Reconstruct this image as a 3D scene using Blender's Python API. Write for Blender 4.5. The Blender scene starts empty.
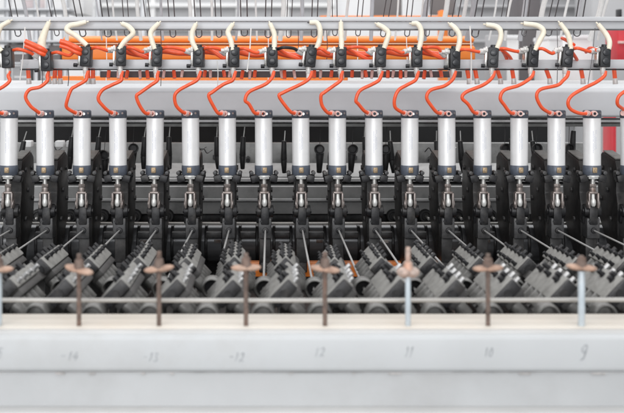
import bpy, bmesh, math, random
from mathutils import Vector, Matrix, Euler
random.seed(7)
S = bpy.context.scene
COL = S.collection
PI = math.pi
R = math.radians
F, X0, Y0, H = 1095.0, 265.0, 75.0, 1.5      # focal length in photo px, principal point, camera height

def P(px, py, d):
    return Vector(((px - X0) * d / F, d, H - (py - Y0) * d / F))
def ZH(py, d):
    return H - (py - Y0) * d / F

ORD = ['first','second','third','fourth','fifth','sixth','seventh','eighth','ninth','tenth','eleventh','twelfth',
       'thirteenth','fourteenth','fifteenth','sixteenth','seventeenth','eighteenth','nineteenth','twentieth',
       'twenty-first','twenty-second','twenty-third','twenty-fourth','twenty-fifth','twenty-sixth']
def place(i, n):
    """how to point at member i of a row of n"""
    if i == 0: return 'leftmost'
    if i == n - 1: return 'rightmost'
    if i < (n + 1) // 2: return ORD[i] + ' from the left'
    return ORD[n - 1 - i] + ' from the right'

# ------------------------------------------------------------------ materials
def mat(name, col, rough=0.5, metal=0.0, var=0.12, scale=30.0, bump=0.0, dirt=None, dirt_amt=0.0, spec=0.5, stretch=None, coat=0.0):
    m = bpy.data.materials.new(name); m.use_nodes = True
    nt = m.node_tree; N = nt.nodes; L = nt.links
    b = N['Principled BSDF']
    b.inputs['Roughness'].default_value = rough
    b.inputs['Metallic'].default_value = metal
    b.inputs['Specular IOR Level'].default_value = spec
    b.inputs['Coat Weight'].default_value = coat
    tc = N.new('ShaderNodeTexCoord'); oi = N.new('ShaderNodeObjectInfo')
    mp = N.new('ShaderNodeMapping')
    if stretch: mp.inputs['Scale'].default_value = stretch
    add = N.new('ShaderNodeVectorMath'); add.operation = 'ADD'
    mul = N.new('ShaderNodeVectorMath'); mul.operation = 'SCALE'; mul.inputs['Scale'].default_value = 13.7
    cmb = N.new('ShaderNodeCombineXYZ')
    for k in range(3): L.new(oi.outputs['Random'], cmb.inputs[k])
    L.new(cmb.outputs[0], mul.inputs[0])
    L.new(tc.outputs['Object'], mp.inputs['Vector'])
    L.new(mp.outputs[0], add.inputs[0]); L.new(mul.outputs[0], add.inputs[1])
    no = N.new('ShaderNodeTexNoise'); no.inputs['Scale'].default_value = scale; no.inputs['Detail'].default_value = 5
    L.new(add.outputs[0], no.inputs['Vector'])
    cr = N.new('ShaderNodeValToRGB')
    lo = [max(0, c * (1 - var)) for c in col]; hi = [min(1, c * (1 + var)) for c in col]
    cr.color_ramp.elements[0].position = 0.3; cr.color_ramp.elements[1].position = 0.7
    cr.color_ramp.elements[0].color = (*lo, 1); cr.color_ramp.elements[1].color = (*hi, 1)
    L.new(no.outputs['Fac'], cr.inputs[0])
    out = cr.outputs[0]
    if dirt:
        n2 = N.new('ShaderNodeTexNoise'); n2.inputs['Scale'].default_value = scale * 0.35; n2.inputs['Detail'].default_value = 8
        n2.inputs['Roughness'].default_value = 0.7
        L.new(add.outputs[0], n2.inputs['Vector'])
        r2 = N.new('ShaderNodeValToRGB')
        r2.color_ramp.elements[0].position = 0.5; r2.color_ramp.elements[1].position = 0.72
        r2.color_ramp.elements[0].color = (0, 0, 0, 1); r2.color_ramp.elements[1].color = (dirt_amt,) * 3 + (1,)
        L.new(n2.outputs['Fac'], r2.inputs[0])
        mx = N.new('ShaderNodeMix'); mx.data_type = 'RGBA'
        L.new(r2.outputs[0], mx.inputs[0]); L.new(out, mx.inputs[6]); mx.inputs[7].default_value = (*dirt, 1)
        out = mx.outputs[2]
    L.new(out, b.inputs['Base Color'])
    rr = N.new('ShaderNodeMapRange'); rr.inputs['To Min'].default_value = max(0.03, rough - 0.08); rr.inputs['To Max'].default_value = min(1, rough + 0.1)
    L.new(no.outputs['Fac'], rr.inputs['Value']); L.new(rr.outputs[0], b.inputs['Roughness'])
    if bump:
        bp = N.new('ShaderNodeBump'); bp.inputs['Strength'].default_value = bump; bp.inputs['Distance'].default_value = 0.002
        L.new(no.outputs['Fac'], bp.inputs['Height']); L.new(bp.outputs[0], b.inputs['Normal'])
    return m

M = dict(
    tube=mat('white_anodised_tube', (.89,.89,.89), .42, .25, .02, 40, dirt=(.55,.55,.56), dirt_amt=.18),
    cap=mat('slate_end_cap', (.10,.115,.145), .35, .25, .2, 60),
    brass=mat('tarnished_brass', (.42,.31,.19), .45, .45, .25, 120, dirt=(.2,.16,.12), dirt_amt=.6),
    steel=mat('bright_steel', (.62,.61,.59), .28, .85, .12, 150, dirt=(.25,.2,.16), dirt_amt=.5),
    zinc=mat('zinc_nut', (.72,.72,.70), .4, .35, .08, 150),
    worn=mat('worn_steel', (.30,.265,.25), .42, .7, .25, 150, dirt=(.16,.10,.07), dirt_amt=.7),
    black=mat('black_oxide_steel', (.018,.018,.02), .42, .2, .35, 90, .3, dirt=(.07,.065,.06), dirt_amt=.7),
    arm=mat('greasy_dark_arm', (.028,.027,.027), .45, .15, .35, 60, .4, dirt=(.085,.075,.068), dirt_amt=.75),
    block=mat('dark_grey_contact_block', (.062,.062,.064), .45, .3, .25, 90, .3, dirt=(.14,.13,.12), dirt_amt=.5),
    lightarm=mat('pale_arm_edge', (.42,.41,.39), .5, .2, .2, 60),  # top edge of the arm, much paler than its sides
    shaft=mat('oily_dark_shaft', (.105,.108,.114), .30, .3, .3, 40, .2, dirt=(.09,.085,.08), dirt_amt=.5, stretch=(.25,1,1)),
    frame=mat('machine_grey_paint', (.29,.29,.285), .5, 0, .2, 25, .2, dirt=(.05,.05,.05), dirt_amt=.7),
    framelt=mat('machine_light_grey_paint', (.64,.64,.64), .45, 0, .12, 25, .2, dirt=(.10,.10,.10), dirt_amt=.6),
    cavity=mat('shaded_interior_black', (.012,.012,.013), .8, 0, .4, 20),  # near-black colour carries the shade of the recesses
    manifold=mat('pale_grey_enamel', (.62,.63,.65), .42, 0, .05, 8, .1, dirt=(.45,.45,.45), dirt_amt=.35),
    rail=mat('grey_aluminium_rail', (.58,.59,.61), .42, .1, .07, 40, dirt=(.38,.38,.40), dirt_amt=.4, stretch=(.1,1,1)),
    valve=mat('black_valve_plastic', (.022,.023,.026), .4, 0, .25, 80),
    button=mat('dark_button', (.035,.037,.042), .3, 0, .2, 80),
    hose=mat('red_orange_air_hose', (.93,.115,.035), .32, 0, .08, 60, spec=.5, coat=.2),
    hosefit=mat('pink_white_fitting', (.75,.50,.46), .35, 0, .15, 80),
    clearfit=mat('translucent_white_fitting', (.68,.66,.64), .35, .1, .12, 80),
    cream=mat('ivory_tube', (.86,.80,.66), .45, 0, .08, 60, dirt=(.55,.47,.32), dirt_amt=.4),
    creamin=mat('ivory_tube_bore', (.25,.2,.13), .7, 0, .1, 60),
    orange=mat('orange_machine_paint', (.92,.25,.035), .4, 0, .06, 10, dirt=(.55,.16,.04), dirt_amt=.35),
    orange2=mat('orange_guard_paint', (.72,.17,.03), .45, 0, .1, 20, dirt=(.25,.08,.03), dirt_amt=.5),
    stripe=mat('pale_peach_stripe', (.85,.60,.42), .5, 0, .08, 20),
    casting=mat('grey_cast_iron_paint', (.285,.28,.265), .62, 0, .14, 70, .5, dirt=(.09,.085,.08), dirt_amt=.65, spec=.3),
    casting2=mat('dark_cast_support', (.062,.06,.058), .5, .1, .2, 70, .5, dirt=(.03,.03,.03), dirt_amt=.6),
    bolt=mat('black_bolt_head', (.03,.03,.032), .38, .4, .3, 150),
    shiny=mat('shiny_bolt_head', (.5,.5,.5), .35, .8, .1, 150),
    wire=mat('drawn_steel_wire', (.55,.55,.54), .45, .3, .06, 200),
    ring=mat('grey_guide_ring', (.17,.168,.16), .42, .3, .2, 90, .3, dirt=(.06,.05,.05), dirt_amt=.6),
    rust=mat('rusty_rod', (.17,.125,.105), .75, .2, .35, 90, .6, dirt=(.24,.13,.09), dirt_amt=.7),
    rustlt=mat('pink_rusty_wing_nut', (.42,.27,.20), .65, .15, .3, 60, .6, dirt=(.68,.52,.42), dirt_amt=.7),
    rustpale=mat('pale_galvanised_wing_nut', (.52,.42,.37), .55, .25, .3, 60, .5, dirt=(.62,.30,.18), dirt_amt=.7),
    sleeve=mat('pale_blue_sleeve', (.50,.56,.60), .35, .1, .1, 60, dirt=(.6,.55,.5), dirt_amt=.4),
    bar=mat('galvanised_bar', (.42,.41,.39), .42, .5, .15, 60, dirt=(.2,.18,.16), dirt_amt=.5, stretch=(.15,1,1)),
    beam=mat('white_grey_beam_paint', (.525,.54,.55), .45, 0, .03, 9, .15, dirt=(.42,.41,.395), dirt_amt=.5),
    beam2=mat('light_grey_beam_paint', (.435,.445,.452), .5, 0, .05, 9, .15, dirt=(.33,.325,.32), dirt_amt=.5),
    cream_plate=mat('cream_painted_strip', (.67,.625,.56), .5, 0, .04, 8, .1, dirt=(.62,.50,.38), dirt_amt=.35),
    pen=mat('faded_pen_ink', (.37,.385,.40), .7, 0, .25, 90),
    rustspot=mat('brown_scuff', (.42,.40,.39), .8, 0, .3, 90),
    print=mat('faded_blue_print', (.42,.46,.60), .6, 0, .1, 90),
    hanger=mat('dark_grey_loop', (.14,.14,.145), .4, .4, .2, 90),
    thread=mat('white_cord', (.82,.81,.79), .6, 0, .04, 90),
    greytube=mat('grey_plastic_tube', (.50,.50,.52), .35, 0, .06, 50),
    funnel=mat('black_rubber_funnel', (.03,.03,.031), .5, 0, .3, 80),
    bgwall=mat('white_factory_wall', (.82,.82,.83), .8, 0, .03, 1.5),
    bgpanel=mat('grey_cabinet_paint', (.34,.34,.35), .55, 0, .05, 2),
    bgcol=mat('light_grey_column', (.45,.45,.46), .6, 0, .05, 2),
    bgdark=mat('brown_grey_column', (.115,.105,.11), .6, 0, .1, 3),
    bgdark2=mat('grey_brown_board', (.20,.185,.185), .6, 0, .1, 3),
    edge=mat('painted_edge_highlight', (.56,.56,.555), .5, 0, .05, 9, .15, dirt=(.42,.41,.39), dirt_amt=.6),  # whiter than the beam, to put the light on its edges into colour
    ledge=mat('mid_grey_ledge_paint', (.42,.42,.415), .5, 0, .12, 25, .2, dirt=(.12,.12,.12), dirt_amt=.7),
    white=mat('white_box_card', (.84,.84,.84), .6, 0, .03, 4),
    pinkish=mat('pale_pink_carton', (.70,.60,.60), .6, 0, .06, 6),
    red=mat('red_post_paint', (.62,.03,.045), .45, 0, .1, 12),
    silver=mat('silver_post', (.55,.56,.58), .4, .4, .1, 12),
    floor=mat('grey_concrete_floor', (.33,.33,.32), .7, 0, .12, 3, .2),
)

# ------------------------------------------------------------------ mesh helpers
class B:
    def __init__(s): s.bm = bmesh.new()
    def _merge(s, t, mtx=None):
        if mtx is not None: t.transform(mtx)
        me = bpy.data.meshes.new('tmp'); t.to_mesh(me); t.free()
        s.bm.from_mesh(me); bpy.data.meshes.remove(me)
    def box(s, c, size, rot=None, bev=0.0, seg=2):
        t = bmesh.new(); bmesh.ops.create_cube(t, size=1.0)
        t.transform(Matrix.Diagonal((*size, 1)))
        if bev: bmesh.ops.bevel(t, geom=t.edges[:], offset=bev, segments=seg, profile=.5, affect='EDGES', clamp_overlap=True)
        m = Matrix.Translation(Vector(c))
        if rot is not None: m = m @ Euler(rot).to_matrix().to_4x4()
        s._merge(t, m); return s
    def cyl(s, a, b, r, r2=None, n=20, caps=True, bev=0.0):
        a, b = Vector(a), Vector(b); d = b - a
        t = bmesh.new()
        bmesh.ops.create_cone(t, cap_ends=caps, segments=n, radius1=r, radius2=r if r2 is None else r2, depth=d.length)
        if bev:
            ed = [e for e in t.edges if len(e.link_faces) == 2 and any(len(f.verts) > 4 for f in e.link_faces)]
            bmesh.ops.bevel(t, geom=ed, offset=bev, segments=2, profile=.5, affect='EDGES', clamp_overlap=True)
        s._merge(t, Matrix.Translation((a + b) / 2) @ Vector((0,0,1)).rotation_difference(d).to_matrix().to_4x4()); return s
    def tube(s, pts, r, n=10, sub=6, radii=None, caps=True):
        pts = [Vector(p) for p in pts]
        path, rad = [], []
        if len(pts) == 2 or sub <= 1:
            path = pts; rad = radii or [r] * len(pts)
        else:
            q = [2*pts[0]-pts[1]] + pts + [2*pts[-1]-pts[-2]]
            rr = radii or [r] * len(pts)
            for i in range(len(pts) - 1):
                p0, p1, p2, p3 = q[i:i+4]
                for k in range(sub):
                    u = k / sub
                    path.append(.5*((2*p1)+(p2-p0)*u+(2*p0-5*p1+4*p2-p3)*u*u+(3*p1-p0-3*p2+p3)*u**3))
                    rad.append(rr[i]*(1-u)+rr[i+1]*u)
            path.append(pts[-1]); rad.append(rr[-1])
        rings = []; prev = None
        for i, p in enumerate(path):
            t = (path[min(i+1, len(path)-1)] - path[max(i-1, 0)]).normalized()
            if prev is None:
                a = Vector((0,0,1)) if abs(t.z) < .9 else Vector((1,0,0))
                u = t.cross(a).normalized()
            else:
                u = (prev - t * prev.dot(t)).normalized()
            v = t.cross(u); prev = u
            rings.append([s.bm.verts.new(p + (u*math.cos(2*PI*k/n) + v*math.sin(2*PI*k/n)) * rad[i]) for k in range(n)])
        for a, b in zip(rings, rings[1:]):
            for k in range(n): s.bm.faces.new((a[k], a[(k+1)%n], b[(k+1)%n], b[k]))
        if caps:
            s.bm.faces.new(rings[0][::-1]); s.bm.faces.new(rings[-1])
        return s
    def prismx(s, prof, x0, x1, bev=0.0, seg=2):
        """profile [(y,z)...] extruded along X"""
        t = bmesh.new()
        a = [t.verts.new((x0, y, z)) for y, z in prof]; b = [t.verts.new((x1, y, z)) for y, z in prof]
        n = len(prof)
        t.faces.new(a); t.faces.new(b[::-1])
        for k in range(n): t.faces.new((a[k], b[k], b[(k+1)%n], a[(k+1)%n]))
        bmesh.ops.recalc_face_normals(t, faces=t.faces[:])
        if bev: bmesh.ops.bevel(t, geom=t.edges[:], offset=bev, segments=seg, profile=.5, affect='EDGES', clamp_overlap=True)
        s._merge(t); return s
    def lathe(s, prof, a, axis, n=24):
        """profile [(r, t)...] round an axis from point a"""
        a = Vector(a); q = Vector((0,0,1)).rotation_difference(Vector(axis))
        rings = [[s.bm.verts.new(a + q @ Vector((r*math.cos(2*PI*k/n), r*math.sin(2*PI*k/n), t))) for k in range(n)] for r, t in prof]
        for p, o in zip(rings, rings[1:]):
            for k in range(n): s.bm.faces.new((p[k], p[(k+1)%n], o[(k+1)%n], o[k]))
        return s
    def diamond(s, cx, cz, y0, y1, side, roll, bev=.004):
        return s.box((cx, (y0+y1)/2, cz), (side, y1-y0, side), (0, roll, 0), bev)
    def obj(s, name, m, parent=None, loc=(0,0,0), rot=(0,0,0), ang=35):
        bmesh.ops.remove_doubles(s.bm, verts=s.bm.verts[:], dist=1e-6)
        bmesh.ops.recalc_face_normals(s.bm, faces=s.bm.faces[:])
        me = bpy.data.meshes.new(name); s.bm.to_mesh(me); s.bm.free()
        me.materials.append(M[m] if isinstance(m, str) else m)
        for p in me.polygons: p.use_smooth = True
        me.set_sharp_from_angle(angle=R(ang))
        o = bpy.data.objects.new(name, me); COL.objects.link(o)
        o.location = loc; o.rotation_euler = rot
        if parent: o.parent = parent
        return o

def tag(o, label=None, cat=None, group=None, kind=None):
    if label: o['label'] = label
    if cat: o['category'] = cat
    if group: o['group'] = group
    if kind: o['kind'] = kind
    return o
def thing(name, label, cat, loc=(0,0,0), group=None, rot=(0,0,0)):
    o = bpy.data.objects.new(name, None); COL.objects.link(o)
    o.location = loc; o.rotation_euler = rot; o.empty_display_size = .05
    return tag(o, label, cat, group)
KIDS = {}
def children(o): return [c for c in COL.objects if c.parent == o]
def dup(o, loc, rot=None, label=None):
    def cp(a, par):
        c = a.copy(); COL.objects.link(c); c.parent = par
        for k in kids(a): cp(k, c)
        return c
    def kids(a):
        if a.name not in KIDS: KIDS[a.name] = children(a)
        return KIDS[a.name]
    r = cp(o, None); r.location = loc
    if rot is not None: r.rotation_euler = rot
    if label: r['label'] = label
    return r

# ------------------------------------------------------------------ setting
B().box((0, 6, -.05), (30, 30, .1)).obj('floor', 'floor')['kind'] = 'structure'
w = B().box((0, 11, 2.5), (24, .2, 6)).obj('wall', 'bgwall'); tag(w, 'white factory wall far behind the machine', 'wall', kind='structure')

# ------------------------------------------------------------------ far background (out of focus)
def pxbox(b, x0, x1, y0, y1, d, th=.1, bev=.004):
    a, c = P(x0, y0, d), P(x1, y1, d)
    b.box(((a.x+c.x)/2, d+th/2, (a.z+c.z)/2), (abs(c.x-a.x), th, abs(a.z-c.z)), None, bev); return b
def tofloor(b, x0, x1, y0, d, th=.2, bev=.005):
    a, c = P(x0, y0, d), P(x1, y0, d)
    b.box(((a.x+c.x)/2, d+th/2, a.z/2), (c.x-a.x, th, a.z), None, bev); return b

t = thing('control_cabinet', 'large grey cabinet wall with horizontal seams behind the right end', 'cabinet', (0,0,0))
tofloor(B(), 456, 700, -60, 8.0, .6).obj('cabinet_body', 'bgpanel', t)
for k, yy in enumerate((-10, 5, 17, 40)):
    pxbox(B(), 458, 698, yy, yy+2.2, 7.96, .03).obj('door_seam', 'bgcol', t)
tag(tofloor(B(), 519, 541, -60, 6.4, .3).obj('column', 'bgdark'), 'dark brown grey column rising behind the right half of the machine', 'column')
tag(tofloor(B(), 592, 640, -60, 7.2, .4).obj('column', 'bgcol'), 'broad light grey column behind the far right end', 'column')
tag(tofloor(B(), 611, 616.5, 100, 4.8, .12).obj('post', 'red'), 'slim red post beyond the right end of the machine', 'post')
t = thing('fire_box', 'red box fixed at the far right edge beyond the rails', 'box')
pxbox(B(), 618, 650, 28, 62, 5.2, .2, .01).obj('box_body', 'red', t)
pxbox(B(), 619, 649, 41, 43.5, 5.17, .02, .002).obj('band', 'hosefit', t)
pxbox(B(), 619, 622, 9, 17, 5.15, .05, .002).obj('clip', 'valve', t)
tag(pxbox(B(), 432, 455, -40, 14, 6.0, .1).obj('board', 'bgdark2'), 'grey brown board hanging behind the top rail right of centre', 'board')
tag(pxbox(B(), 374, 402, -40, 30, 6.6, .1).obj('board', 'bgdark2'), 'narrow grey brown board behind the top rail near centre', 'board')
t = thing('orange_stand', 'orange stand with a crossbar behind the top rail', 'stand')
tofloor(B(), 440, 448, 10, 5.6, .08).obj('upright', 'orange', t)
pxbox(B(), 320, 462, 15.5, 19.5, 5.55, .06).obj('crossbar', 'orange', t)
tag(pxbox(B(), 487, 507, 35, 90, 5.0, .05).obj('panel', 'bgcol'), 'light grey upright panel behind the rails right of the orange beam', 'panel')
for (x0, x1, y0, y1, d, lb) in ((505, 519, 38, 100, 5.6, 'narrow white box beside the dark column'),
                           (549, 563, 39, 110, 5.4, 'white box left of the pair behind the right valves'),
                           (565, 593, 38, 110, 5.6, 'wide white box right of the pair behind the right valves')):
    o = thing('storage_box', lb, 'box', group='white boxes behind the machine')
    pxbox(B(), x0, x1, y0, y1, d, .3, .008).obj('carton', 'white', o)
    pxbox(B(), x0, x1, y0-3, y0+1, d-.01, .32, .004).obj('lid', 'bgwall', o)
# left: rack with posts
t = thing('storage_rack', 'silver rack of upright posts and shelves behind the left end', 'rack')
for x in (4, 33, 46, 62, 95, 140):
    tofloor(B(), x, x+5, -60, 5.8, .06).obj('post', 'silver', t)
for y in (8, 40, 62, 88):
    pxbox(B(), -30, 70, y, y+2.5, 5.75, .4).obj('shelf', 'silver', t)
for i, (x0, x1, y0, y1, m_, lb) in enumerate((
        (6, 28, 44, 62, 'bgdark2', 'dark grey carton on the rack behind the leftmost valve'),
        (12, 30, 66, 88, 'bgcol', 'grey carton low on the rack at the left'),
        (48, 60, 45, 62, 'bgdark2', 'small dark carton on the rack left of the orange beam'),
        (24, 34, -10, 8, 'pinkish', 'pale pink carton on the top shelf at the left'),
        (66, 84, -20, 14, 'white', 'white carton on the top shelf behind the second loop'),
        (40, 58, 66, 88, 'bgcol', 'grey carton low on the rack by the orange strip'))):
    o = thing('carton', lb, 'carton', group='cartons on the rack')
    pxbox(B(), x0, x1, y0, y1, 5.78 if y0 > 0 else 5.9, .3, .006).obj('carton_body', m_, o)
    pxbox(B(), x0+2, x1-2, (y0+y1)/2-1, (y0+y1)/2+1, 5.775 if y0 > 0 else 5.895, .01, .001).obj('tape', 'bgwall', o)

t = thing('factory_window', 'wide grey paned window in the far white wall behind the loops', 'window')
pxbox(B(), 96, 332, -60, 44, 10.85, .05).obj('glazing', 'bgcol', t)
for x in (94, 150, 190, 236, 284, 330): pxbox(B(), x, x+5, -60, 46, 10.8, .08).obj('mullion', 'white', t)
for y in (3, 26, 44): pxbox(B(), 94, 335, y, y+4, 10.78, .08).obj('transom', 'white', t)
# orange beams
t = thing('orange_beam', 'long orange double beam with a painted highlight stripe behind the valves', 'beam')
def zz(y, d): return ZH(y, d)
d = 4.0
xl, xr = P(64, 0, d).x, P(473, 0, d).x
B().prismx([(d, zz(36,d)), (d-.03, zz(38.5,d)), (d-.03, zz(42,d)), (d, zz(43.5,d)), (d+.12, zz(43.5,d)), (d+.12, zz(36,d))], xl, xr, .006, 3).obj('upper_lobe', 'orange', t)
B().prismx([(d-.005, zz(44.2,d)), (d-.05, zz(47,d)), (d-.05, zz(60,d)), (d-.01, zz(63,d)), (d+.12, zz(63,d)), (d+.12, zz(44.2,d))], xl, xr, .008, 3).obj('lower_lobe', 'orange', t)
B().box(((xl+xr)/2, d-.02, zz(43.85,d)), (xr-xl-.01, .03, .004)).obj('stripe', 'stripe', t)  # pale strip paints in the highlight between the two lobes
t = thing('orange_channel', 'low orange channel just above the pale grey beam', 'channel')
xl, xr = P(50, 0, 3.7).x, P(348, 0, 3.7).x
B().box(((xl+xr)/2, 3.75, zz(81,3.7)), (xr-xl, .1, .034), None, .005).obj('channel_body', 'orange', t)
B().box(((xl+xr)/2, 3.69, zz(84.8,3.7)), (xr-xl-.01, .04, .005), None, .001).obj('lip', 'stripe', t)

# ------------------------------------------------------------------ loops and cords at the top
def hanger_mesh():
    b = B(); w_ = .0085
    pts = []
    for k in range(9):
        a = PI + PI * k / 8
        pts.append((w_*math.cos(a), 0, w_ + w_*math.sin(a)))
    up = lambda s_: [(s_*w_, -.004, w_+.004), (s_*w_, -.02, w_+.021), (s_*w_, -.09, w_+.096), (s_*w_, -.16, w_+.17)]
    b.tube(up(-1)[::-1] + pts + up(1), .0017, 8, 3)
    return b
hx = [18, 57, 83, 108, 127, 150, 173, 199, 219, 244.5, 268, 288.6, 314, 335, 358, 383, 407, 427, 452, 475, 501, 524, 548.6, 577]
h0 = None
for i, x in enumerate(hx):
    p = P(x, 37 + random.uniform(-1.5, .8), 3.10)
    lab = 'dark wire loop hanging behind the top rail, ' + place(i, len(hx))
    if h0 is None:
        o = h0 = tag(hanger_mesh().obj('wire_loop', 'hanger', None, p), lab, 'wire loop', 'dark wire loops behind the top rail')
    else:
        o = dup(h0, p, None, lab)
    o.rotation_euler = (random.uniform(-.15, .05), random.uniform(-.03, .03), random.uniform(-.07, .07)); o.scale = (random.uniform(.75, 1.15), 1, random.uniform(.95,1.05))
cords = [  # (x0,y0,d0, x1,y1,d1, r, material, label)
    (25,27,2.93, 20,80,2.94,.0018,'thread','white cord hanging left of the second valve'),
    (251,28,2.93, 247,72,2.93,.0018,'thread','white cord slanting between the middle valves'),
    (217,60,2.90, 217.5,86,2.93,.0013,'thread','short white cord below the rail under the sixth valve'),
    (268,30,3.35, 268,86,3.3,.0013,'thread','thin white cord crossing the orange beam at centre'),
    (106,30,3.35, 106,86,3.3,.0013,'thread','thin white cord crossing the orange beam left of centre'),
    (470,26,2.93, 471,84,2.95,.002,'thread','white cord at the right end of the orange beam'),
    (357,30,3.35, 357,86,3.3,.0013,'thread','thin white cord crossing the orange beam right of centre'),
    (406,30,3.35, 407,86,3.3,.0013,'thread','thin white cord near the right part of the orange beam'),
    (160.6,28,3.0, 160.8,86,3.05,.0010,'hanger','fine dark wire beside the fifth ivory tube'),
    (326.5,28,3.0, 326.7,60,3.05,.0010,'hanger','fine dark wire right of the middle black switch'),
    (298,28,3.0, 297.5,60,3.05,.0010,'hanger','fine dark wire left of the middle black switch'),
    (523,28,2.94, 521,62,2.94,.0010,'hanger','fine dark wire hanging by the dark column'),
    (557,28,2.94, 557,84,2.95,.0010,'hanger','fine dark wire left of the second last switch'),
    (595,28,2.94, 588,84,2.95,.0010,'hanger','fine dark wire slanting left of the last switch'),
    (42,68,3.0, 42,86,3.0,.0012,'hanger','short dark wire under the rail at the left'),
    (68,68,3.0, 68,86,3.0,.0012,'hanger','short dark wire under the rail by the red pair'),
]
for (x0,y0,d0,x1,y1,d1,r,m_,lb) in cords:
    a, c = P(x0,y0,d0), P(x1,y1,d1); mid = (a+c)/2 + Vector((.002, 0, 0))
    tag(B().tube([a, mid, c], r, 8, 4).obj('cord', m_), lb, 'cord', 'cords and fine wires by the rails')
pale = [(1,3.3),(30,3.4),(41,3.3),(67,3.3),(102,3.5),(117,3.3),(141,3.5),(163,3.3),(190,3.5),(212,3.3),(236,3.5),(257,3.3),(280,3.5),(301,3.4),(325,3.3),(345,3.2),
        (371,3.4),(395,3.3),(418,3.2),(424,3.2),(440,3.5),(460,3.2),(467,3.2),(489,3.4),(505,3.3),(520,3.3),(538,3.3),(560,3.4),(572,3.3),(590,3.3),(598,3.2)]
for i, (x, d_) in enumerate(pale):
    a = P(x, 40, d_); c = P(X0 + (x-X0)*1.045 + random.uniform(-3,3), -22, d_-.1)
    q = ('grey' if i % 3 == 1 else 'white')
    mid = (a+c)/2 + Vector((random.uniform(-.01,.01), 0, 0))
    tag(B().tube([a, mid, c], random.choice((.003,.004,.006,.008)), 10, 5).obj('hanging_tube', 'greytube' if i % 3 == 1 else 'thread'),
        q + ' plastic tube rising behind the top rail, ' + place(i, len(pale)), 'tube', 'pale tubes rising behind the top rail')

# ------------------------------------------------------------------ rails
XL, XR = P(-30, 0, 3).x, P(660, 0, 3).x
def longbox(b, y0, y1, d0, d1, bev=.0015, x0=XL, x1=XR, dref=None):
    dref = dref or d0
    z0, z1 = ZH(y1, dref), ZH(y0, dref)
    return b.box(((x0+x1)/2, (d0+d1)/2, (z0+z1)/2), (x1-x0, d1-d0, z1-z0), None, bev)
t = thing('top_rail', 'pale grey angle rail along the top, ivory tubes lean on it', 'rail')
longbox(B(), 21.5, 29, 2.975, 2.985).obj('web', 'rail', t)
longbox(B(), 16.8, 21.2, 2.966, 2.985, .0012, dref=2.97).obj('lip', 'rail', t)
longbox(B(), 29.1, 30.1, 2.972, 2.992, .0004).obj('bottom_edge', 'hanger', t)  # dark strip stands in for the rail's shadowed underside
t = thing('valve_rail', 'grey flat rail carrying the row of black switches', 'rail')
longbox(B(), 59.5, 68.6, 2.962, 2.974, .0012, P(21,0,2.97).x).obj('bar', 'rail', t)
longbox(B(), 68.8, 70.2, 2.957, 2.978, .0005, P(21,0,2.97).x).obj('bottom_edge', 'bolt', t)

# manifold beam
t = thing('manifold_beam', 'big pale grey beam running behind the hoses', 'beam')
B().prismx([(3.13, ZH(87.5,3.1)), (3.17, ZH(83.5,3.17)), (3.36, ZH(84,3.36)), (3.36, ZH(117,3.1)), (3.13, ZH(117.5,3.1)), (3.115, ZH(116,3.1)), (3.115, ZH(92,3.1))], XL, XR, .004, 3).obj('box_section', 'manifold', t)
longbox(B(), 119.8, 122.3, 3.15, 3.3, .001).obj('bottom_flange', 'framelt', t)
longbox(B(), 123.4, 126.6, 3.20, 3.3, .001).obj('lower_strip', 'frame', t)
longbox(B(), 80.5, 85.2, 3.20, 3.24, .001).obj('top_strip', 'white', t)

# manifold strip with red/white fittings
t = thing('fitting_strip', 'dark strip of small red and white fittings under the rail', 'manifold')
longbox(B(), 71, 77.5, 3.06, 3.10, .002, P(100,0,3.06).x, P(462,0,3.06).x).obj('strip', 'bgdark', t)
k = 0
for x in [110, 118, 127, 139, 147, 165, 173, 182, 205, 210, 223, 231, 243, 251, 255, 281, 285, 293, 315, 321, 332, 343, 352, 363, 366, 372, 387, 394, 401, 406, 424, 431, 441, 450]:
    x += random.uniform(-1, 1); k += 1
    red = k % 2 != 0
    a, c = P(x, 70.5, 3.04), P(x + random.uniform(-1.5, 1.5), 77 + random.uniform(0, 2), 3.035)
    if red: B().tube([a, c], .0052, 10).obj('red_port', 'hose', t)
    else: B().cyl(a, c, .0045, .004, 12).obj('white_port', 'hosefit', t)
xs = [28, 47, 55, 60, 88, 93, 467, 475, 497, 512, 546, 581, 614]
for i, x in enumerate(xs):
    lean = random.uniform(1, 4) if x > 300 else random.uniform(-2, 2)
    a, c = P(x, 69, 3.02), P(x + lean, 79, 3.01)
    t = thing('hose_stub', 'short red hose stub with pale end below the rail, ' + place(i, len(xs)), 'hose stub', (0,0,0), 'red hose stubs below the rail')
    B().tube([a, c], .006, 12).obj('hose', 'hose', t)
    B().cyl(c + Vector((0,0,.002)), c + Vector((.001,0,-.014)), .0065, .0072, 14, bev=.001).obj('ferrule', 'clearfit', t)

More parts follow.
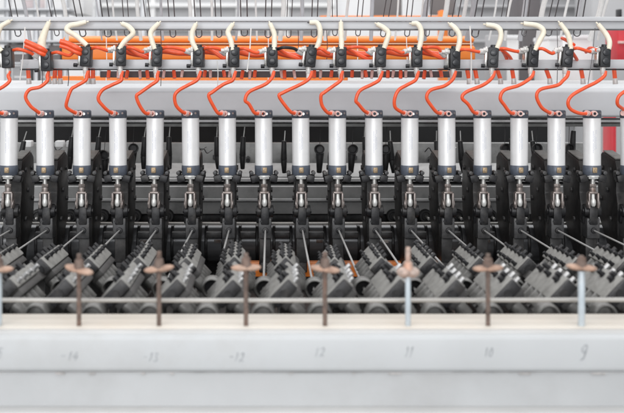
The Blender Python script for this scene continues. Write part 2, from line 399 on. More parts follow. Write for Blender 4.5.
# ------------------------------------------------------------------ switches (valves), ivory tubes, link hoses
vx = [8, 47, 86.5, 121, 157, 199, 234, 272.5, 310.5, 341, 380.7, 417, 454, 493, 532, 567, 604]
vy = [58, 61, 56.5, 56, 56.5, 57, 57, 57, 57, 57, 57, 57, 58.5, 57.5, 57, 57, 57]
vrot = [-3, -2, 2, 1, 3, 0, 1, -1, 7, 1, 2, 0, 1, 3, 4, 6, 3]
DV = 2.935
def make_valve(label):
    t = thing('valve_switch', label, 'switch', (0,0,0), 'black switches along the valve rail')
    B().box((0, 0, 0), (.0275, .03, .054), None, .0025).obj('body', 'valve', t)
    for z in (.012, -.011):
        B().lathe([(.0001,-.0185),(.006,-.0185),(.0085,-.0175),(.0095,-.0145),(.0095,-.0135)], (0,0,z), (0,1,0), 20).obj('button', 'button', t)
    B().box((-.0185, .004, .002), (.006, .022, .052), None, .001).obj('bracket', 'steel', t)
    B().cyl((-.021, -.012, -.024), (-.031, -.012, -.024), .006, .006, 6, bev=.001).obj('knob', 'valve', t)
    B().cyl((-.002, 0, -.027), (-.001, 0, -.045), .0075, .0065, 14, bev=.001).cyl((-.001,0,-.044), (0,0,-.058), .0055, .005, 14).obj('outlet', 'clearfit', t)
    B().cyl((-.014, -.004, .018), (-.036, -.004, .017), .0062, .005, 14, bev=.001).cyl((-.02,-.004,.0178), (-.027,-.004,.0176), .0085, .0085, 6, bev=.001).obj('side_fitting', 'clearfit', t)
    B().cyl((.0, 0, .026), (0, 0, .034), .009, .008, 16, bev=.001).obj('socket', 'valve', t)
    return t
v0 = None; NV = len(vx)
for i in range(NV):
    lab = 'black two-button switch on the grey rail, ' + place(i, NV) + ' of the switches'
    p = P(vx[i], vy[i], DV)
    if v0 is None: v0 = o = make_valve(lab); o.location = p
    else: o = dup(v0, p, None, lab)
    o.rotation_euler = (random.uniform(-.04,.04), R(vrot[i]), R(random.uniform(-8, 8)))

cream = {0:[(2,50),(-3,44),(0,28),(10,21)], 1:[(43,51),(41.5,44),(44,34),(49,22)], 2:[(87,44),(77,36.5),(67,30),(70,25.5),(78,24),(86,22)],
    3:[(119,48),(125,41),(133,33.5),(129,27),(122,23.5)], 4:[(155,48),(152,41),(151,32),(159,23)], 5:[(197,49),(192.5,42),(192,33),(196,24)],
    6:[(232.5,49),(231,41),(228,32),(233,24)], 7:[(274,49),(274.5,42),(274,33),(270,23.5)], 8:[(316.5,47),(319.5,40),(320,30),(317,23),(310,22.5)],
    9:[(341.5,48),(341.5,41),(341,32),(341,22)], 10:[(384,47),(387,40),(388.5,33),(384,28),(377,24)], 11:[(418.5,49),(421,40),(421,30),(417.5,24),(412,23.5)],
    12:[(457,50),(459.5,42),(459,34),(455,28),(450,24)], 13:[(497,47),(500.5,39),(500.5,31),(496,26.5),(486,24.5)], 14:[(534.5,49),(540,40),(543.5,31),(537,25.5),(523.5,23.5)],
    15:[(571,48),(570,42),(567,33),(560,23)], 16:[(608.5,48),(609.5,42),(606,34),(598,24)]}
cshape = ['bent right, cut off by the left edge','leaning right, white and thick','hooked far out left','bent out to the right','curving gently left','bowed left',
    'bowed left under the rail','nearly straight at centre','hooked over to the left','standing upright','kinked to the left','with a short hook at the tip','bent back left','with a long flat hook',
    'bent widely right then back','leaning left','leaning left by the right edge']
for i, pts in cream.items():
    n = len(pts)
    q = [P(x, y, DV - .012 + .022 * k / (n-1)) for k, (x, y) in enumerate(pts)]
    q[0] = q[0] + Vector((0, 0, -.004))
    t = thing('ivory_tube', 'ivory tube %s, on the %s switch' % (cshape[i], place(i, NV)), 'tube', (0,0,0), 'ivory tubes rising from the switches')
    rr = [.0072] * n
    if i == 1: rr = [.010, .012, .0095, .0065]
    else: rr[-1] = .0062; rr[0] = .0068
    B().tube(q, .007, 12, 7, rr).obj('sleeve', 'cream', t)
    dr = (q[-1] - q[-2]).normalized()
    B().cyl(q[-1] - dr*.001, q[-1] + dr*.0006, rr[-1]*.62, rr[-1]*.62, 12).obj('bore', 'creamin', t)
    b = B(); e = q[-1]; b.tube([e, e + dr*.006 + Vector((0,.004,0))], .0022, 8, 1); b.obj('core_wire', 'hanger' if i in (8,) else 'cream', t)

for i in range(NV - 1):
    a = P(vx[i] + 5.5, vy[i] - 8, DV - .004); e = P(vx[i+1] - 12, vy[i+1] - 5.5, DV - .002)
    xm = vx[i]*.55 + vx[i+1]*.45
    sag = random.uniform(-3, 3)
    pts = [a, P(vx[i]+11, vy[i]-9+sag*.3, DV-.02), P(xm+4, vy[i]-6.5+sag, DV-.01), e]
    black = (i == 7)
    nm = ('black' if black else 'red') + ' link hose between the ' + place(i, NV) + ' and ' + place(i+1, NV) + ' switch'
    t = thing('link_hose', nm, 'hose', (0,0,0), 'link hoses between the switches')
    B().tube(pts, .0045, 12, 7).obj('hose', 'valve' if black else 'hose', t)
    if 3 <= i <= 11:
        j = random.uniform(-1.5, 1.5)
        B().tube([P(vx[i]+2, vy[i]-6, DV+.06), P(vx[i]+11, vy[i]-4.5+j, DV+.07), P(vx[i]+22, vy[i]-3+j, DV+.07), P(vx[i+1]-1, vy[i]-4, DV+.06)], .0085, 12, 7).obj('rear_branch', 'hose', t)
        if i % 2: B().tube([P(vx[i]+4, vy[i]-10, DV+.03), P(vx[i]+13, vy[i]-5+j, DV+.04), P(vx[i]+24, vy[i]+1, DV+.045), P(vx[i]+31, vy[i]+4, DV+.06)], .0055, 12, 7).obj('cross_branch', 'hose', t)
    dr = (pts[-1] - pts[-2]).normalized()
    B().cyl(e - dr*.006, e + dr*.014, .0068, .0062, 12, bev=.001).obj('coupling', 'clearfit', t)
# thick red loops at left and branching red hoses at right
for nm, pts, r in (('thick red doubled hose sloping down left of the second switch', [(25,41),(33,44.5),(44,50)], .0066),
               ('thick red doubled hose left of the third switch', [(60,41),(68,43.5),(79,49)], .0066)):
    t = thing('doubled_hose', nm, 'hose', (0,0,0), 'thick red doubled hoses at the left')
    for dz, dd in ((0, 0), (-.0115, .004)):
        B().tube([P(x, y, DV-.02+dd) + Vector((0,0,dz)) for x, y in pts] + [P(pts[-1][0]+5, pts[-1][1]+6, DV+.03)], r, 12, 6).obj('strand', 'hose', t)
for i, pts in enumerate(([(502,50),(505,55),(508,62)], [(574,45),(568,41),(562,38)], [(572,52),(576,58),(578,62)], [(597,50),(590,48),(586,52)], [(502,50),(509,56),(512,61)])):
    tag(B().tube([P(x, y, DV-.012+.03*k) for k, (x, y) in enumerate(pts)], .0048, 12, 6).obj('branch_hose', 'hose'),
        ['short red hose dropping right of the switch by the grey panel', 'short red hose pointing up left above the second last switch',
         'short red hose dropping right of the second last switch', 'short red hose curling left of the last switch', 'second short red hose dropping by the grey panel'][i],
        'hose', 'short red branch hoses at the right')

# ------------------------------------------------------------------ pneumatic cylinders and hoses
DC = 3.0
PX = DC / F
def cz(y): return (181 - y) * PX
def make_cylinder(label):
    t = thing('pneumatic_cylinder', label, 'pneumatic cylinder', (0,0,0), 'white pneumatic cylinders in a row')
    B().lathe([(.0001,cz(117.6)),(.0237,cz(117.6)),(.0237,cz(165.2)),(.0001,cz(165.2))], (0,0,0), (0,0,1), 40).obj('tube', 'tube', t)
    c = B().lathe([(.0001,cz(110)),(.0225,cz(110)),(.0247,cz(110.9)),(.0250,cz(111.5)),(.0250,cz(117.4)),(.0242,cz(117.9)),(.0001,cz(117.9))], (0,0,0), (0,0,1), 36).obj('top_cap', 'cap', t)
    B().cyl((.006, -.0243, cz(113.5)), (.006, -.0262, cz(113.5)), .004, .004, 6).cyl((.016,-.018,cz(113)),(.0172,-.0195,cz(113)),.003,.003,8).obj('cap_screw', 'steel', c)
    c = B().lathe([(.0001,cz(165)),(.0240,cz(165)),(.0250,cz(165.6)),(.0250,cz(173.5)),(.0235,cz(175.2)),(.0001,cz(175.2))], (0,0,0), (0,0,1), 36).obj('bottom_cap', 'cap', t)
    B().box((0, -.0262, cz(169.4)), (.0125, .007, .0150), (0,0,0), .002).cyl((0,-.029,cz(169.4)),(0,-.0315,cz(169.4)),.0035,.003,10).obj('port_plug', 'brass', c)
    # printed marks on the tube
    b = B()
    for k, (xx, z0, z1) in enumerate(((-.0035,131,141),(-.0035,143,152),(.0005,134,150),(.0040,130,133),(.0040,137,148))):
        z = z0
        while z < z1:
            yy = -math.sqrt(.02375**2 - xx*xx) - .0001
            b.box((xx, yy, cz(z)), (.0011, .0005, .0016)); z += random.uniform(.9, 1.5)
    b.obj('printed_text', 'print', t)
    # bracket
    b = B().box((0, .020, cz(178)), (.066, .030, .016), None, .002)
    for q in (-1, 1):
        b.box((q*.0255, .002, cz(178.2)), (.0215, .034, .0195), (0, q*.22, 0), .002)
    br = b.obj('bracket', 'black', t)
    for q in (-1, 1):
        B().cyl((q*.034, -.010, cz(172.8)), (q*.034, .02, cz(172.8)), .0055, .0055, 14, bev=.001).obj('pivot_bolt', 'block', br)
        B().box((q*.034, .016, cz(175)), (.008, .012, .014), None, .0015).obj('lug', 'black', br)
    B().cyl((0,-.008,cz(178.6)), (0,-.008,cz(175)), .0150, .0150, 6, bev=.0015).lathe([(.0001,cz(174.8)),(.0175,cz(174.8)),(.0175,cz(176.4)),(.0001,cz(176.4))], (0,-.008,0), (0,0,1), 24).obj('gland_nut', 'zinc', t)
    B().cyl((0,-.006,cz(190)), (0,-.006,cz(177)), .0068, .0068, 18).obj('rod', 'steel', t)
    B().cyl((0,-.006,cz(187)), (0,-.006,cz(183.5)), .0098, .0098, 6, bev=.001).cyl((0,-.006,cz(193.5)), (0,-.006,cz(187.2)), .0088, .0092, 18, bev=.001).obj('coupling', 'worn', t)
    c = B()
    for s in (-1, 1):
        c.box((s*.0120, -.008, cz(200)), (.0056, .026, .043), None, .0025)
        c.cyl((s*.0098,-.008,cz(203.5)), (s*.0165,-.008,cz(203.5)), .0125, .0125, 18, bev=.001)
    c.box((0,-.006,cz(192.3)), (.024,.020,.006), None, .001)
    c = c.obj('clevis', 'worn', t)
    B().lathe([(.0001,.011),(.0045,.0105),(.0068,.006),(.0075,0),(.0068,-.006),(.0045,-.0105),(.0001,-.011)], (0,-.012,cz(202)), (0,0,1), 18).cyl((0,-.010,cz(200)), (0,-.008,cz(192)), .0052, .0052, 14).obj('rod_eye', 'zinc', c)
    # port fitting on the top cap
    B().lathe([(.0040,-.012),(.0072,-.012),(.0078,-.010),(.0078,.004),(.0001,.004)], (-.0035,-.0265,cz(113.2)), (0,1,0), 20).obj('port_fitting', 'hosefit', t)
    return t
N0, N1 = -7, 10
cyls = {}; c0 = None; NC = N1 - N0 + 1
for i, n in enumerate(range(N0, N1 + 1)):
    lab = 'white pneumatic cylinder with slate end caps, ' + place(i, NC) + ' of the row'
    p = P(264 + 36.5 * n + random.uniform(-.7, .7), 181, DC)
    if c0 is None: c0 = o = make_cylinder(lab); o.location = p
    else: o = dup(c0, p, None, lab)
    o.rotation_euler = (0, R(random.uniform(-.45, .45)), R(random.uniform(-6, 6)))
    cyls[n] = p
for i, n in enumerate(range(N0, N1 + 1)):
    cx = 264 + 36.5*n
    v = vx[i] if i < NV else 642
    up = (v + 1.5, 71, DV - .002)
    j = lambda s: random.uniform(-1.7*s, 1.7*s)
    bul = cx - 17.5 + j(2.2)
    pts = [(cx-2, 113.4, 2.972), (cx-4.5, 113.5, 2.955), (cx-9.5, 111.5+j(1), 2.94), (cx-15, 105.5+j(1), 2.93), (bul-.5, 98+j(1.5), 2.925), (bul+3.5, 91+j(1), 2.925),
           ((cx+v)/2-6+j(1.5), 85.5+j(.8), 2.926), ((cx+v)/2+1.5, 80.5, 2.928), (v+.3, 76, 2.93), up]
    if n == 9: pts = [(cx-2, 113.4, 2.972), (cx-5, 113.6, 2.955), (cx-13, 113.2, 2.94), (cx-22, 109, 2.93), (cx-24.5, 102, 2.925), (cx-20, 95, 2.925), (cx-8, 88, 2.926), (cx+4, 82, 2.928), (v+.3, 76, 2.93), up]
    if n == 10: pts = [(cx-2, 113.4, 2.972), (cx-6, 109, 2.95), (cx-11.5, 104, 2.93), (cx-10, 96, 2.925), (cx-1, 89, 2.925), (cx+6, 82, 2.928), up]
    t = thing('air_hose', 'red orange air hose curving into the top of the %s white cylinder' % place(i, NC), 'air hose', (0,0,0), 'red orange air hoses feeding the cylinders')
    B().tube([P(*q) for q in pts], .0048, 14, 6).obj('hose', 'hose', t)
    B().tube([P(cx-4.2,113.5,2.957), P(cx-6.2,112.9,2.950)], .0076, 14).obj('collar', 'hosefit', t)

# ------------------------------------------------------------------ electrode arms
ZB = H - .56
def az(h): return .56 - h       # height below camera -> local z
def make_arm(label):
    t = thing('electrode_arm', label, 'electrode arm', (0,0,0), 'dark electrode arms under the cylinders')
    prof = [(.075,az(.33)),(.07,az(.262)),(.085,az(.240)),(.20,az(.224)),(.232,az(.24)),(.245,az(.33)),(.23,az(.42)),(.14,az(.50)),(.12,az(.553)),(.062,az(.553)),(.062,az(.36))]
    B().prismx(prof, -.0165, .0165, .003).obj('side_plate', 'arm', t)
    B().prismx([(.088,az(.2385)),(.2,az(.2225)),(.2,az(.2195)),(.085,az(.2345))], -.014, .014, .0005).obj('top_edge', 'lightarm', t)
    B().box((0, .028, az(.385)), (.023, .07, .05), None, .003).obj('knuckle', 'black', t)
    b = B()
    b.cyl((-.023,.012,az(.374)), (.023,.012,az(.374)), .0155, .0165, 22, bev=.002)
    b.cyl((-.026,.012,az(.374)), (.026,.012,az(.374)), .007, .007, 6, bev=.001)
    b.box((-.019, .03, az(.392)), (.010, .03, .03), (.3,0,0), .003)
    b.obj('pivot', 'black', t)
    c = B().box((0, .022, az(.420)), (.0355, .052, .056), None, .003).obj('contact_block', 'block', t)
    B().lathe([(.0040,-.0045),(.0075,-.004),(.0085,0),(.0085,.01)], (.001,-.0045,az(.4255)), (0,1,0), 20).cyl((.001,-.003,az(.4255)),(.001,.004,az(.4255)),.0052,.0052,16).obj('wire_eye', 'black', c)
    B().cyl((-.011,-.007,az(.4005)), (-.011,-.002,az(.4005)), .003, .003, 10).obj('set_screw', 'bolt', c)
    B().box((.0, .048, az(.482)), (.031, .06, .07), None, .003).box((0,.044,az(.529)), (.026,.04,.03), None, .003).obj('foot', 'arm', t)
    for (yy, hh) in ((.12,.27),(.20,.27),(.15,.33),(.21,.36),(.12,.41)):
        B().cyl((-.0215,yy,az(hh)), (.0215,yy,az(hh)), .008, .008, 6, bev=.001).obj('plate_bolt', 'block', t)
    return t
a0 = None
for i, n in enumerate(range(N0, N1 + 1)):
    lab = 'dark electrode arm gripping a wire, under the %s white cylinder' % place(i, NC)
    p = Vector((cyls[n].x + .003, 3.0, ZB))
    if a0 is None: a0 = o = make_arm(lab); o.location = p
    else: o = dup(a0, p, None, lab)

# support rollers behind the arms
r0 = None; rn = [-8,-7,-6,-5,-4,-3, 4, 5, 6, 7, 8, 9, 10]
for i, n in enumerate(rn):
    p = Vector((.1*n - .003, 3.39, H - .4365)); lab = 'black guide wheel with silver hub between the arms, ' + place(i, len(rn))
    if r0 is None:
        r0 = t = thing('guide_wheel', lab, 'wheel', p, 'black guide wheels behind the arms')
        B().lathe([(.0001,-.006),(.011,-.006),(.013,-.010),(.019,-.010),(.021,-.006),(.021,.012),(.0001,.012)], (0,0,0), (0,1,0), 24).obj('wheel', 'funnel', t)
        B().cyl((0,-.006,0), (.004,-.045,-.004), .0058, .0045, 14, bev=.001).obj('hub', 'steel', t)
        B().box((0,.03,-.03), (.018,.03,.09), None, .002).obj('bracket', 'frame', t)
    else: dup(r0, p, None, lab)

# ------------------------------------------------------------------ rear structure of the machine
x0r, x1r = P(-40,0,3.5).x, P(597,0,3.5).x
t = thing('rear_frame', 'dark grey machine frame with ledges behind the cylinders', 'machine frame')
def pz(y, d): return (d, ZH(y, d))
longbox(B(), 143, 172, 3.62, 3.66, .002, x0r, x1r).obj('back_panel', 'frame', t)
B().prismx([pz(164,3.60), pz(163,3.56), pz(176.5,3.46), pz(179,3.46), pz(180,3.60)], x0r, x1r, .003).obj('upper_ledge', 'ledge', t)
longbox(B(), 178.6, 181.6, 3.43, 3.452, .0015, x0r, x1r).obj('ledge_lip', 'framelt', t)
longbox(B(), 183, 186.2, 3.46, 3.5, .0015, x0r, x1r).obj('groove', 'cavity', t)
longbox(B(), 186.6, 198.6, 3.395, 3.5, .002, x0r, x1r).obj('channel_web', 'ledge', t)
longbox(B(), 198.9, 201.4, 3.375, 3.5, .0015, x0r, x1r).obj('channel_lip', 'framelt', t)
longbox(B(), 202, 214, 3.40, 3.5, .002, x0r, x1r).obj('channel_web', 'ledge', t)
longbox(B(), 214.5, 222, 3.48, 3.55, .002, x0r, x1r).obj('lower_panel', 'block', t)
longbox(B(), 110, 320, 3.9, 3.95, .002, x0r-.2, x1r).obj('rear_plate', 'cavity', t)  # black sheet standing in for the shadowed interior
B().box(((x0r+x1r)/2, 2.95, H-.66), (x1r-x0r, 2.0, .1), None, .004).obj('bed', 'casting2', t)
longbox(B(), 255, 275, 3.42, 3.5, .002, x0r, x1r).obj('lower_web', 'cavity', t)
# small hardware on the panel
for x in (27, 59, 70):
    pxbox(B(), x-4, x+4, 141, 147, 3.55, .04, .002).obj('terminal', 'white' if x != 70 else 'framelt', t)
for x in (48, 86, 215, 248, 283, 318, 355, 395, 430, 470, 505):
    B().cyl(P(x, 158+random.uniform(-4,4), 3.58), P(x, 158, 3.625), .008, .008, 6).obj('panel_bolt', 'bolt', t)
t = thing('drive_shaft', 'dark oily shaft with collars behind the arm feet', 'shaft')
b = B(); zc = H - .50; dS = 3.27
prof = []
for k in range(40):
    a = 2*PI*k/40; r = .056 if (k % 5) else .0535
    prof.append((dS + r*math.cos(a), zc + r*math.sin(a)))
B().prismx(prof, x0r, x1r).obj('barrel', 'shaft', t)
longbox(B(), 222.6, 224.8, 3.23, 3.245, .001, x0r, x1r).obj('tie_rod', 'bar', t)
for n in range(-8, 11):
    B().cyl((.1*n+.022, dS, zc), (.1*n+.031, dS, zc), .0605, .0605, 40, bev=.002).cyl((.1*n-.028, dS, zc), (.1*n-.019, dS, zc), .0605, .0605, 40, bev=.002).obj('collar', 'black', t)
    if n in (-2, 1, 3, -4, 6):
        B().box((.1*n+.052+random.uniform(-.01,.01), dS-.0567, zc+.012), (.02, .002, .010), (R(12),0,0), .0005).obj('label_plate', 'worn' if n != 3 else 'zinc', t)
    if n > -8:
        B().box((.1*n+.05, 3.225, H-.468), (.045, .05, .018), None, .002).obj('bus_block', 'block', t)
tag(longbox(B(), 262, 277, 3.09, 3.12, .003, P(232,0,3.1).x, P(492,0,3.1).x).obj('orange_guard', 'orange'), 'orange guard bar low between the arm feet at centre', 'guard')

# hanging black funnels with silver hooks
fl = [(22,150,1,12),(71,146,0,5),(98,146,1,6),(105,154.6,2,0),(133,148,2,0),(144,146,0,4),(169,146,0,0),(217,146,0,-2),(243,146,0,2),(284,150,0,0),(320,149,2,0),(352,149,2,0),
      (365,146,1,-3),(386,149,2,0),(391,150,1,-6),(437,150,1,-4),(461,150,1,-6),(504,148,2,0),(512,148,1,-4),(536,148,2,0),(534,150,1,-10),(568,148,2,0),(573,140,1,3)]
fcache = {}
for i, (x, y, kind, tl) in enumerate(fl):
    p = P(x, y, 3.28); s = 3.28/F
    lab = 'black hanging funnel %s, %s of the funnels' % (('with thin silver hook', 'with slanted silver hook', 'with open mouth facing forward')[kind], place(i, len(fl)))
    if kind not in fcache:
        t = thing('hanging_funnel', lab, 'funnel', p, 'black funnels hanging between the cylinders')
        if kind == 2:
            B().lathe([(.0100,.004),(.0118,-.006),(.0150,-.008),(.0158,-.004),(.0150,.004),(.0135,.012),(.0001,.012)], (0,-.012,0), (0,1,.0), 26).obj('mouth', 'block', t)
            B().cyl((0,0,-.010), (-.003,.004,-.072), .0125, .0075, 16, bev=.002).obj('spout', 'funnel', t)
            B().tube([(0,-.006,.014),(.002,-.004,.05),(.004,0,.075)], .0009, 6, 3).obj('string', 'block', t)
        else:
            B().cyl((0,0,.028), (0,.004,-.03), .0072, .0098, 16, bev=.002).cyl((0,.004,-.03), (.002,.006,-.07), .0098, .0062, 16, bev=.002).obj('spout', 'funnel', t)
            B().tube([(.0,-.003,.018),(.001,-.005,.035),(.003,-.003,.058)], .0016, 8, 4).obj('hook', 'zinc', t)
        fcache[kind] = t; o = t
    else: o = dup(fcache[kind], p, None, lab)
    o.rotation_euler = (0, R(tl), R(random.uniform(-12,12)))
# small twisted wire clips between the cylinders
cl = [56, 200, 206, 431, 450, 340, 300]
for i, x in enumerate(cl):
    y = 149 + random.uniform(-2, 3)
    pts = [P(x-6, y+random.uniform(-2,2), 3.33), P(x-2, y-2, 3.31), P(x+1, y+2, 3.30), P(x+6, y-1, 3.33)]
    tag(B().tube(pts, .0018, 8, 5).obj('wire_clip', 'block' if i < 4 else 'zinc'), 'small bent wire clip behind the cylinders, ' + place(i, len(cl)) + ' of the clips', 'clip', 'bent wire clips behind the cylinders')

# ------------------------------------------------------------------ straightener units
ROLL = R(44)
def bolt_mesh(shiny=False):
    b = B().cyl((0,0,-.002), (0,0,.0095), .0043, .0043, 6, bev=.0006).cyl((0,0,-.001), (0,0,.0022), .0052, .0052, 14)
    return b
def make_unit(label):
    t = thing('wire_straightener', label, 'wire straightener', (0,0,0), 'grey wire straighteners in a row')
    blocks = []
    q45 = Matrix.Rotation(ROLL, 3, 'Y')
    for nm, y0, y1, L_, T_, hr in (('rear_block', .235, .425, .036, .032, .371), ('front_block', -.04, .140, .052, .024, .364)):
        big = nm == 'front_block'
        c = Vector((0, 0, az(hr) - (L_ + T_) * .5 * math.sin(ROLL)))
        if big: c.x = -.006
        ym = (y0 + y1) / 2
        bl = B().box((c.x, ym, c.z), (T_, y1 - y0, L_), (0, ROLL, 0), .003).obj(nm, 'casting', t)
        # bolts: (face normal axis sign, offset along the face, count, material, row shift)
        rows = [('L', .36, 5, 'bolt', 0), ('L', -.30, 4, 'bolt', .5)] if not big else [('L', .22, 3, 'bolt', .3), ('L', .40, 2, 'bolt', 0)]
        rows += [('R', -.25, 4, 'bolt', .3)] if not big else [('R', .12, 4, 'shiny', 0)]
        for face, u, cnt, key, off in rows:
            for k in range(cnt):
                yy = y0 + (y1 - y0) * (k + .5 + off * .3) / (cnt + .3)
                loc = Vector((-T_/2, 0, u * L_)) if face == 'L' else Vector((u * T_, 0, L_/2))
                pos = c + q45 @ loc; pos.y = yy
                if key not in BM: ob = BM[key] = bolt_mesh().obj('bolt', key, bl)
                else: ob = BM[key].copy(); COL.objects.link(ob); ob.parent = bl
                ob.location = pos
                ob.rotation_euler = (0, (-PI/4 if face == 'L' else PI/4), 0)
                sc_ = random.uniform(.85, 1.15) * (1.15 if big else 1); ob.scale = (sc_, sc_, random.uniform(1.0, 1.6))
        B().box((c.x, y0 - .004, c.z), (T_*.95, .012, L_*.95), (0, ROLL, 0), .002).cyl((c.x, y0-.013, c.z), (c.x, y0-.004, c.z), T_*.3, T_*.3, 16).obj('end_plate', 'black', t)
        # clamp plate under the block and the rollers standing off it
        B().box(c + q45 @ Vector((T_*.5 + .008, ym, 0)) , (.014, (y1-y0)*.94, L_*.8), (0, ROLL, 0), .002).obj('clamp_plate', 'casting2', t)
        nr = 5
        for sgn, ln in ((1, .034), (-1, .030)):
            nx = Vector((sgn*math.sin(ROLL), 0, -math.cos(ROLL)))
            half = (T_ if sgn == 1 else L_) / 2
            for k in range(nr):
                yy = y0 + (y1 - y0) * (k + .5) / nr
                a = Vector((c.x, yy, c.z)) + nx * (half - .003)
                if sgn == 1: a += q45 @ Vector((.012, 0, -L_*.12))
                rr_ = (y1 - y0) * .066
                B().cyl(a, a + nx*ln, rr_, rr_*.92, 16, bev=.0018).cyl(a + nx*(ln-.001), a + nx*(ln+.006), .0042, .0042, 10).obj('roller', 'ring', t)
    B().box((0, .19, az(.408)), (.020, .14, .020), (0, ROLL, 0), .003).obj('link_bar', 'casting2', t)
    B().box((0, .20, az(.52)), (.03, .46, .10), None, .004).box((0, .36, az(.452)), (.022, .06, .06), None, .003).box((0, .05, az(.466)), (.024, .07, .05), None, .003).obj('stand', 'casting2', t)
    for yy, hh, rr in ((.18, .424, .0215), (-.07, .423, .0215)):
        g = B().lathe([(.0001,.010), (rr*.70,.010), (rr*.72,-.012), (rr*.84,-.016), (rr*.98,-.012), (rr,-.004), (rr,.016), (.0001,.016)], (-.042, yy, az(hh)), (0,1,0), 30).obj('guide_ring', 'ring', t)
        B().box((-.042, yy+.004, az(hh) - rr - .04), (.014, .016, .082), None, .002).obj('ring_post', 'casting2', g)
        B().box((-.020, yy+.006, az(hh) - rr - .065), (.05, .014, .014), None, .002).obj('ring_arm', 'casting2', g)
    for yy, hh, rr in ((.18, .424, .0215), (-.07, .423, .0215)):
        B().cyl((-.042, yy+.004, az(hh)), (-.042, yy+.0096, az(hh)), rr*.69, rr*.69, 24).obj('ring_bore', 'cavity' if yy > 0 else 'ring', t)
    return t
BM = {}
un = list(range(-6, 8)); u0 = None
for i, n in enumerate(un):
    lab = 'grey diamond shaped wire straightener studded with bolts, %s in the row' % place(i, len(un))
    p = Vector((.1*n + .039, 2.0, ZB))
    if u0 is None: u0 = o = make_unit(lab); o.location = p
    else: o = dup(u0, p, None, lab)
    o.rotation_euler = (random.uniform(-.012,.012), 0, random.uniform(-.012,.012))

# wires
wn = list(range(N0, N1 + 1))
for i, n in enumerate(wn):
    xx = cyls[n].x + .004
    pts = [(xx, 3.015, H-.4255), (xx*.5 + (.1*n-.003)*.5 + random.uniform(-.0012,.0012), 2.6, H-.425), (.1*n - .003, 2.165, H-.4245)]
    tag(B().tube(pts, .0024, 10, 6).obj('steel_wire', 'wire'), 'bright steel wire running into the %s dark electrode arm' % place(i, len(wn)), 'wire', 'bright steel wires drawn into the arms')

# ------------------------------------------------------------------ front beam, bar, wing nut posts
t = thing('front_beam', 'white grey painted beam across the foreground with handwritten numbers', 'beam')
xl, xr = P(-60,0,1.75).x, P(690,0,1.75).x
zt = H - .4155
B().prismx([(1.75,zt),(1.893,zt),(1.893,H-.4762),(1.75,H-.4762)], xl, xr, .009, 4).obj('upper_box', 'beam', t)
B().prismx([(1.756,H-.4775),(1.89,H-.4775),(1.89,.01),(1.756,.01)], xl, xr, .003, 2).obj('lower_box', 'beam2', t)
B().prismx([(1.722,H-.5305),(1.7555,H-.5305),(1.7555,H-.56),(1.722,H-.56)], xl, xr, .003, 2).obj('bottom_flange', 'edge', t)  # flange coloured paler to carry the light on its top
B().prismx([(1.7585,zt-.001),(1.782,zt-.001),(1.782,zt+.0022),(1.7585,zt+.0022)], xl, xr, .0008, 2).obj('edge_highlight', 'edge', t)  # added strip, its pale colour imitates the lit front edge
B().prismx([(1.783,zt+.0005),(1.888,zt+.0005),(1.888,zt+.0035),(1.783,zt+.0035)], xl, xr, .0008, 2).obj('cream_strip', 'cream_plate', t)
B().prismx([(1.7545,H-.4763),(1.88,H-.4763),(1.88,H-.4774),(1.7545,H-.4774)], xl, xr).obj('seam', 'framelt', t)
for (x, ww) in ((60,9),(92,6),(143,4),(172,4),(291,4),(354,3),(395,13),(525,12),(599,14)):
    pxbox(B(), x-ww/2, x+ww/2, 372.8+random.uniform(-.3,.4), 374.4+random.uniform(0,.5), 1.7535, .004, .0004).obj('paint_chip', 'rustspot', t)
DIG = {'9':[[(.62,.68),(.5,.55),(.25,.58),(.2,.8),(.38,1),(.62,.95),(.66,.72),(.6,.4),(.42,.12),(.12,0)]],
       '1':[[(.35,.75),(.55,1),(.5,.5),(.45,0)]], '0':[[(.5,1),(.2,.7),(.2,.25),(.5,0),(.78,.3),(.75,.75),(.5,1)]],
       '2':[[(.15,.75),(.4,1),(.7,.8),(.55,.4),(.1,.05),(.5,.1),(.95,0)]], '3':[[(.2,.9),(.5,1),(.7,.8),(.4,.55),(.75,.35),(.6,.05),(.2,.05)]],
       '4':[[(.55,1),(.15,.4),(.85,.4)],[(.65,.7),(.55,0)]], '5':[[(.8,1),(.3,.98),(.25,.6),(.6,.62),(.75,.35),(.55,.05),(.15,.05)]], '6':[[(.7,1),(.3,.6),(.2,.25),(.5,0),(.75,.25),(.5,.45),(.22,.3)]],
       '-':[[(.1,.5),(.8,.55)]]}
for (txt, x, y, hpx, wpx) in (('9',585,352.5,15,9),('10',489,352,8.5,4.67),('11',409.5,352,10,4.5),('12',320,352,8.5,5.52),('-12',237,357,8.5,5.52),('-13',151,357,8.5,5.52),('-14',70,356,8.5,5.95),('15',-3,353,10,6)):
    b = B(); n = len(txt)
    for k, ch in enumerate(txt):
        for st in DIG[ch]:
            pts = [P(x + (k - n/2)*wpx + u*wpx*.95 + (v-.5)*2.2 + random.uniform(-.5,.5), y + hpx/2 - v*hpx + random.uniform(-.3,.3), 1.7499) for u, v in st]
            b.tube(pts, .0008 if txt != '9' else .0013, 6, 4)
    b.obj('handwritten_number', 'pen', t)['label'] = 'faded handwritten number ' + txt.strip('-')
tag(B().tube([P(-40,300,1.845), P(300,300.4,1.846), P(680,299.6,1.845)], .0036, 14, 6).obj('cross_bar', 'bar'), 'thin grey bar running across behind the wing nut posts', 'bar')
posts = [(-1.5,1,0,'pale blue'),(79,0,14,'rusty brown'),(159,0,-8,'rusty brown'),(246,0,0,'rusty brown'),(325,0,6,'rusty brown'),(408,1,0,'pale blue'),(488,0,-5,'rusty brown'),(581.5,1,5,'pale blue')]
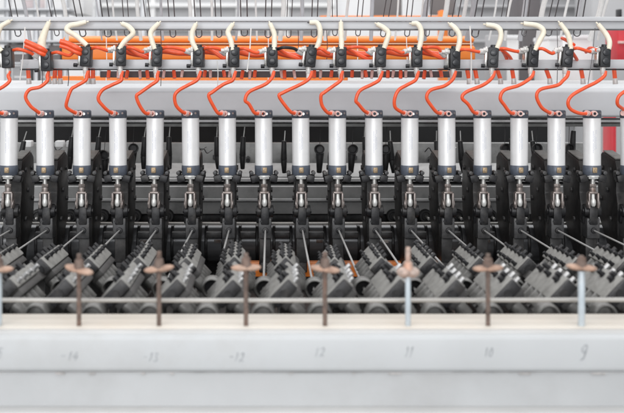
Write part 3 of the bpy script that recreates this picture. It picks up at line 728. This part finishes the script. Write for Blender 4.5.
lbls = ['pale blue sleeved post cut off by the left edge','rusty post with a tilted pink wing nut, nearest the handwritten 14','rusty post with a wing nut, nearest the handwritten 13',
        'rusty post with a flat wing nut, third rusty one from the left','rusty post with a brown wing nut, just left of centre right near the handwritten 12',
        'pale sleeved post with a whitish cross shaped nut by the handwritten 11','rusty post with a broad pink wing nut near the handwritten 10','pale blue sleeved post with a wing nut above the handwritten 9']
for i, (x, pale_, tl, cc) in enumerate(posts):
    base = P(x, 328, 1.8); t = thing('wing_nut_post', lbls[i], 'post', base, 'wing nut posts on the front beam')
    k = 1.8 / F
    top = (328 - 253 + random.uniform(-3, 2)) * k; nz = (328 - 268.5 + random.uniform(-1.5,1.5)) * k
    if i == 5: top = (328-247)*k; nz = (328-272)*k
    rr = .0037 if not pale_ else .0058
    if pale_:
        B().cyl((0,0,.002), (0,0,nz-.006), .0058 if i != 5 else .0046, .0058 if i != 5 else .0046, 18, bev=.0008).obj('sleeve', 'sleeve', t)
        B().cyl((0,0,0), (0,0,.0035), .0085, .0085, 18, bev=.0008).obj('foot_collar', 'sleeve', t)
    rod = B().cyl((0,0,.001), (0,0,top), .0038, .0038, 16, bev=.001)
    for q in range(14): rod.cyl((0,0,top-.004-q*.0026), (0,0,top-.0052-q*.0026), .0044, .0044, 14)
    rod.obj('rod', 'rust' if i != 5 else 'rustpale', t)
    B().lathe([(.0040,.0175),(.0068,.016),(.0085,.006),(.0112,0),(.0112,-.0035),(.0040,-.0035)], (0,0,nz), (0,0,1), 22).obj('hub', 'rust' if i != 5 else 'rustpale', t)
    w_ = B(); ang = R(random.uniform(-18, 18))
    ln = .0225 if i != 5 else .017
    for s in (-1, 1):
        c = Vector((s*ln*.42*math.cos(ang), s*ln*.42*math.sin(ang), nz - .0005 + s*math.sin(R(-tl))*.008))
        q = bmesh.new(); bmesh.ops.create_uvsphere(q, u_segments=20, v_segments=12, radius=1)
        q.transform(Matrix.Diagonal((ln*.70, .0145, .0050 if i != 5 else .0085, 1)))
        w_._merge(q, Matrix.Translation(c) @ Euler((0, R(tl) + s*R(-2), ang)).to_matrix().to_4x4())
    w_.obj('wings', 'rustlt' if i != 5 else 'rustpale', t)

# ------------------------------------------------------------------ light
W = bpy.data.worlds.new('World'); S.world = W; W.use_nodes = True
bg = W.node_tree.nodes['Background']; bg.inputs[0].default_value = (.95,.97,1,1); bg.inputs[1].default_value = .5
def area(name, loc, target, sx, sy, e, col=(1,1,1)):
    l = bpy.data.lights.new(name, 'AREA'); l.shape = 'RECTANGLE'; l.size = sx; l.size_y = sy; l.energy = e; l.color = col
    o = bpy.data.objects.new(name, l); COL.objects.link(o); o.location = loc
    o.rotation_euler = (Vector(target) - Vector(loc)).to_track_quat('-Z', 'Y').to_euler(); return o
area('skylight_front', (0.3, .2, 4.6), (0, 2.6, 1.2), 6, 3, 85, (1,.99,.97))
area('rear_fill', (0, 6.5, 5.2), (0, 7.5, 0), 8, 5, 300, (1,1,1))  # added fill lamp to brighten the background, no such source seen
area('window_light', (-1.0, -3.5, 2.4), (0, 3, 1.2), 5, 2.5, 190, (.98,.985,1))

# ------------------------------------------------------------------ camera
cd = bpy.data.cameras.new('camera'); cam = bpy.data.objects.new('camera', cd); COL.objects.link(cam)
cam.location = (0, 0, H); cam.rotation_euler = (PI/2, 0, 0)
cd.sensor_width = 36; cd.lens = F / 624 * 36
cd.shift_x = (312 - X0) / 624; cd.shift_y = -(206.5 - Y0) / 624
cd.clip_start = .05; cd.clip_end = 100
cd.dof.use_dof = True; cd.dof.focus_distance = 3.0; cd.dof.aperture_fstop = 4.8
S.camera = cam
S.view_settings.view_transform = 'Standard'; S.view_settings.look = 'None'; S.view_settings.exposure = .16; S.view_settings.gamma = 1
S.render.engine = 'CYCLES'
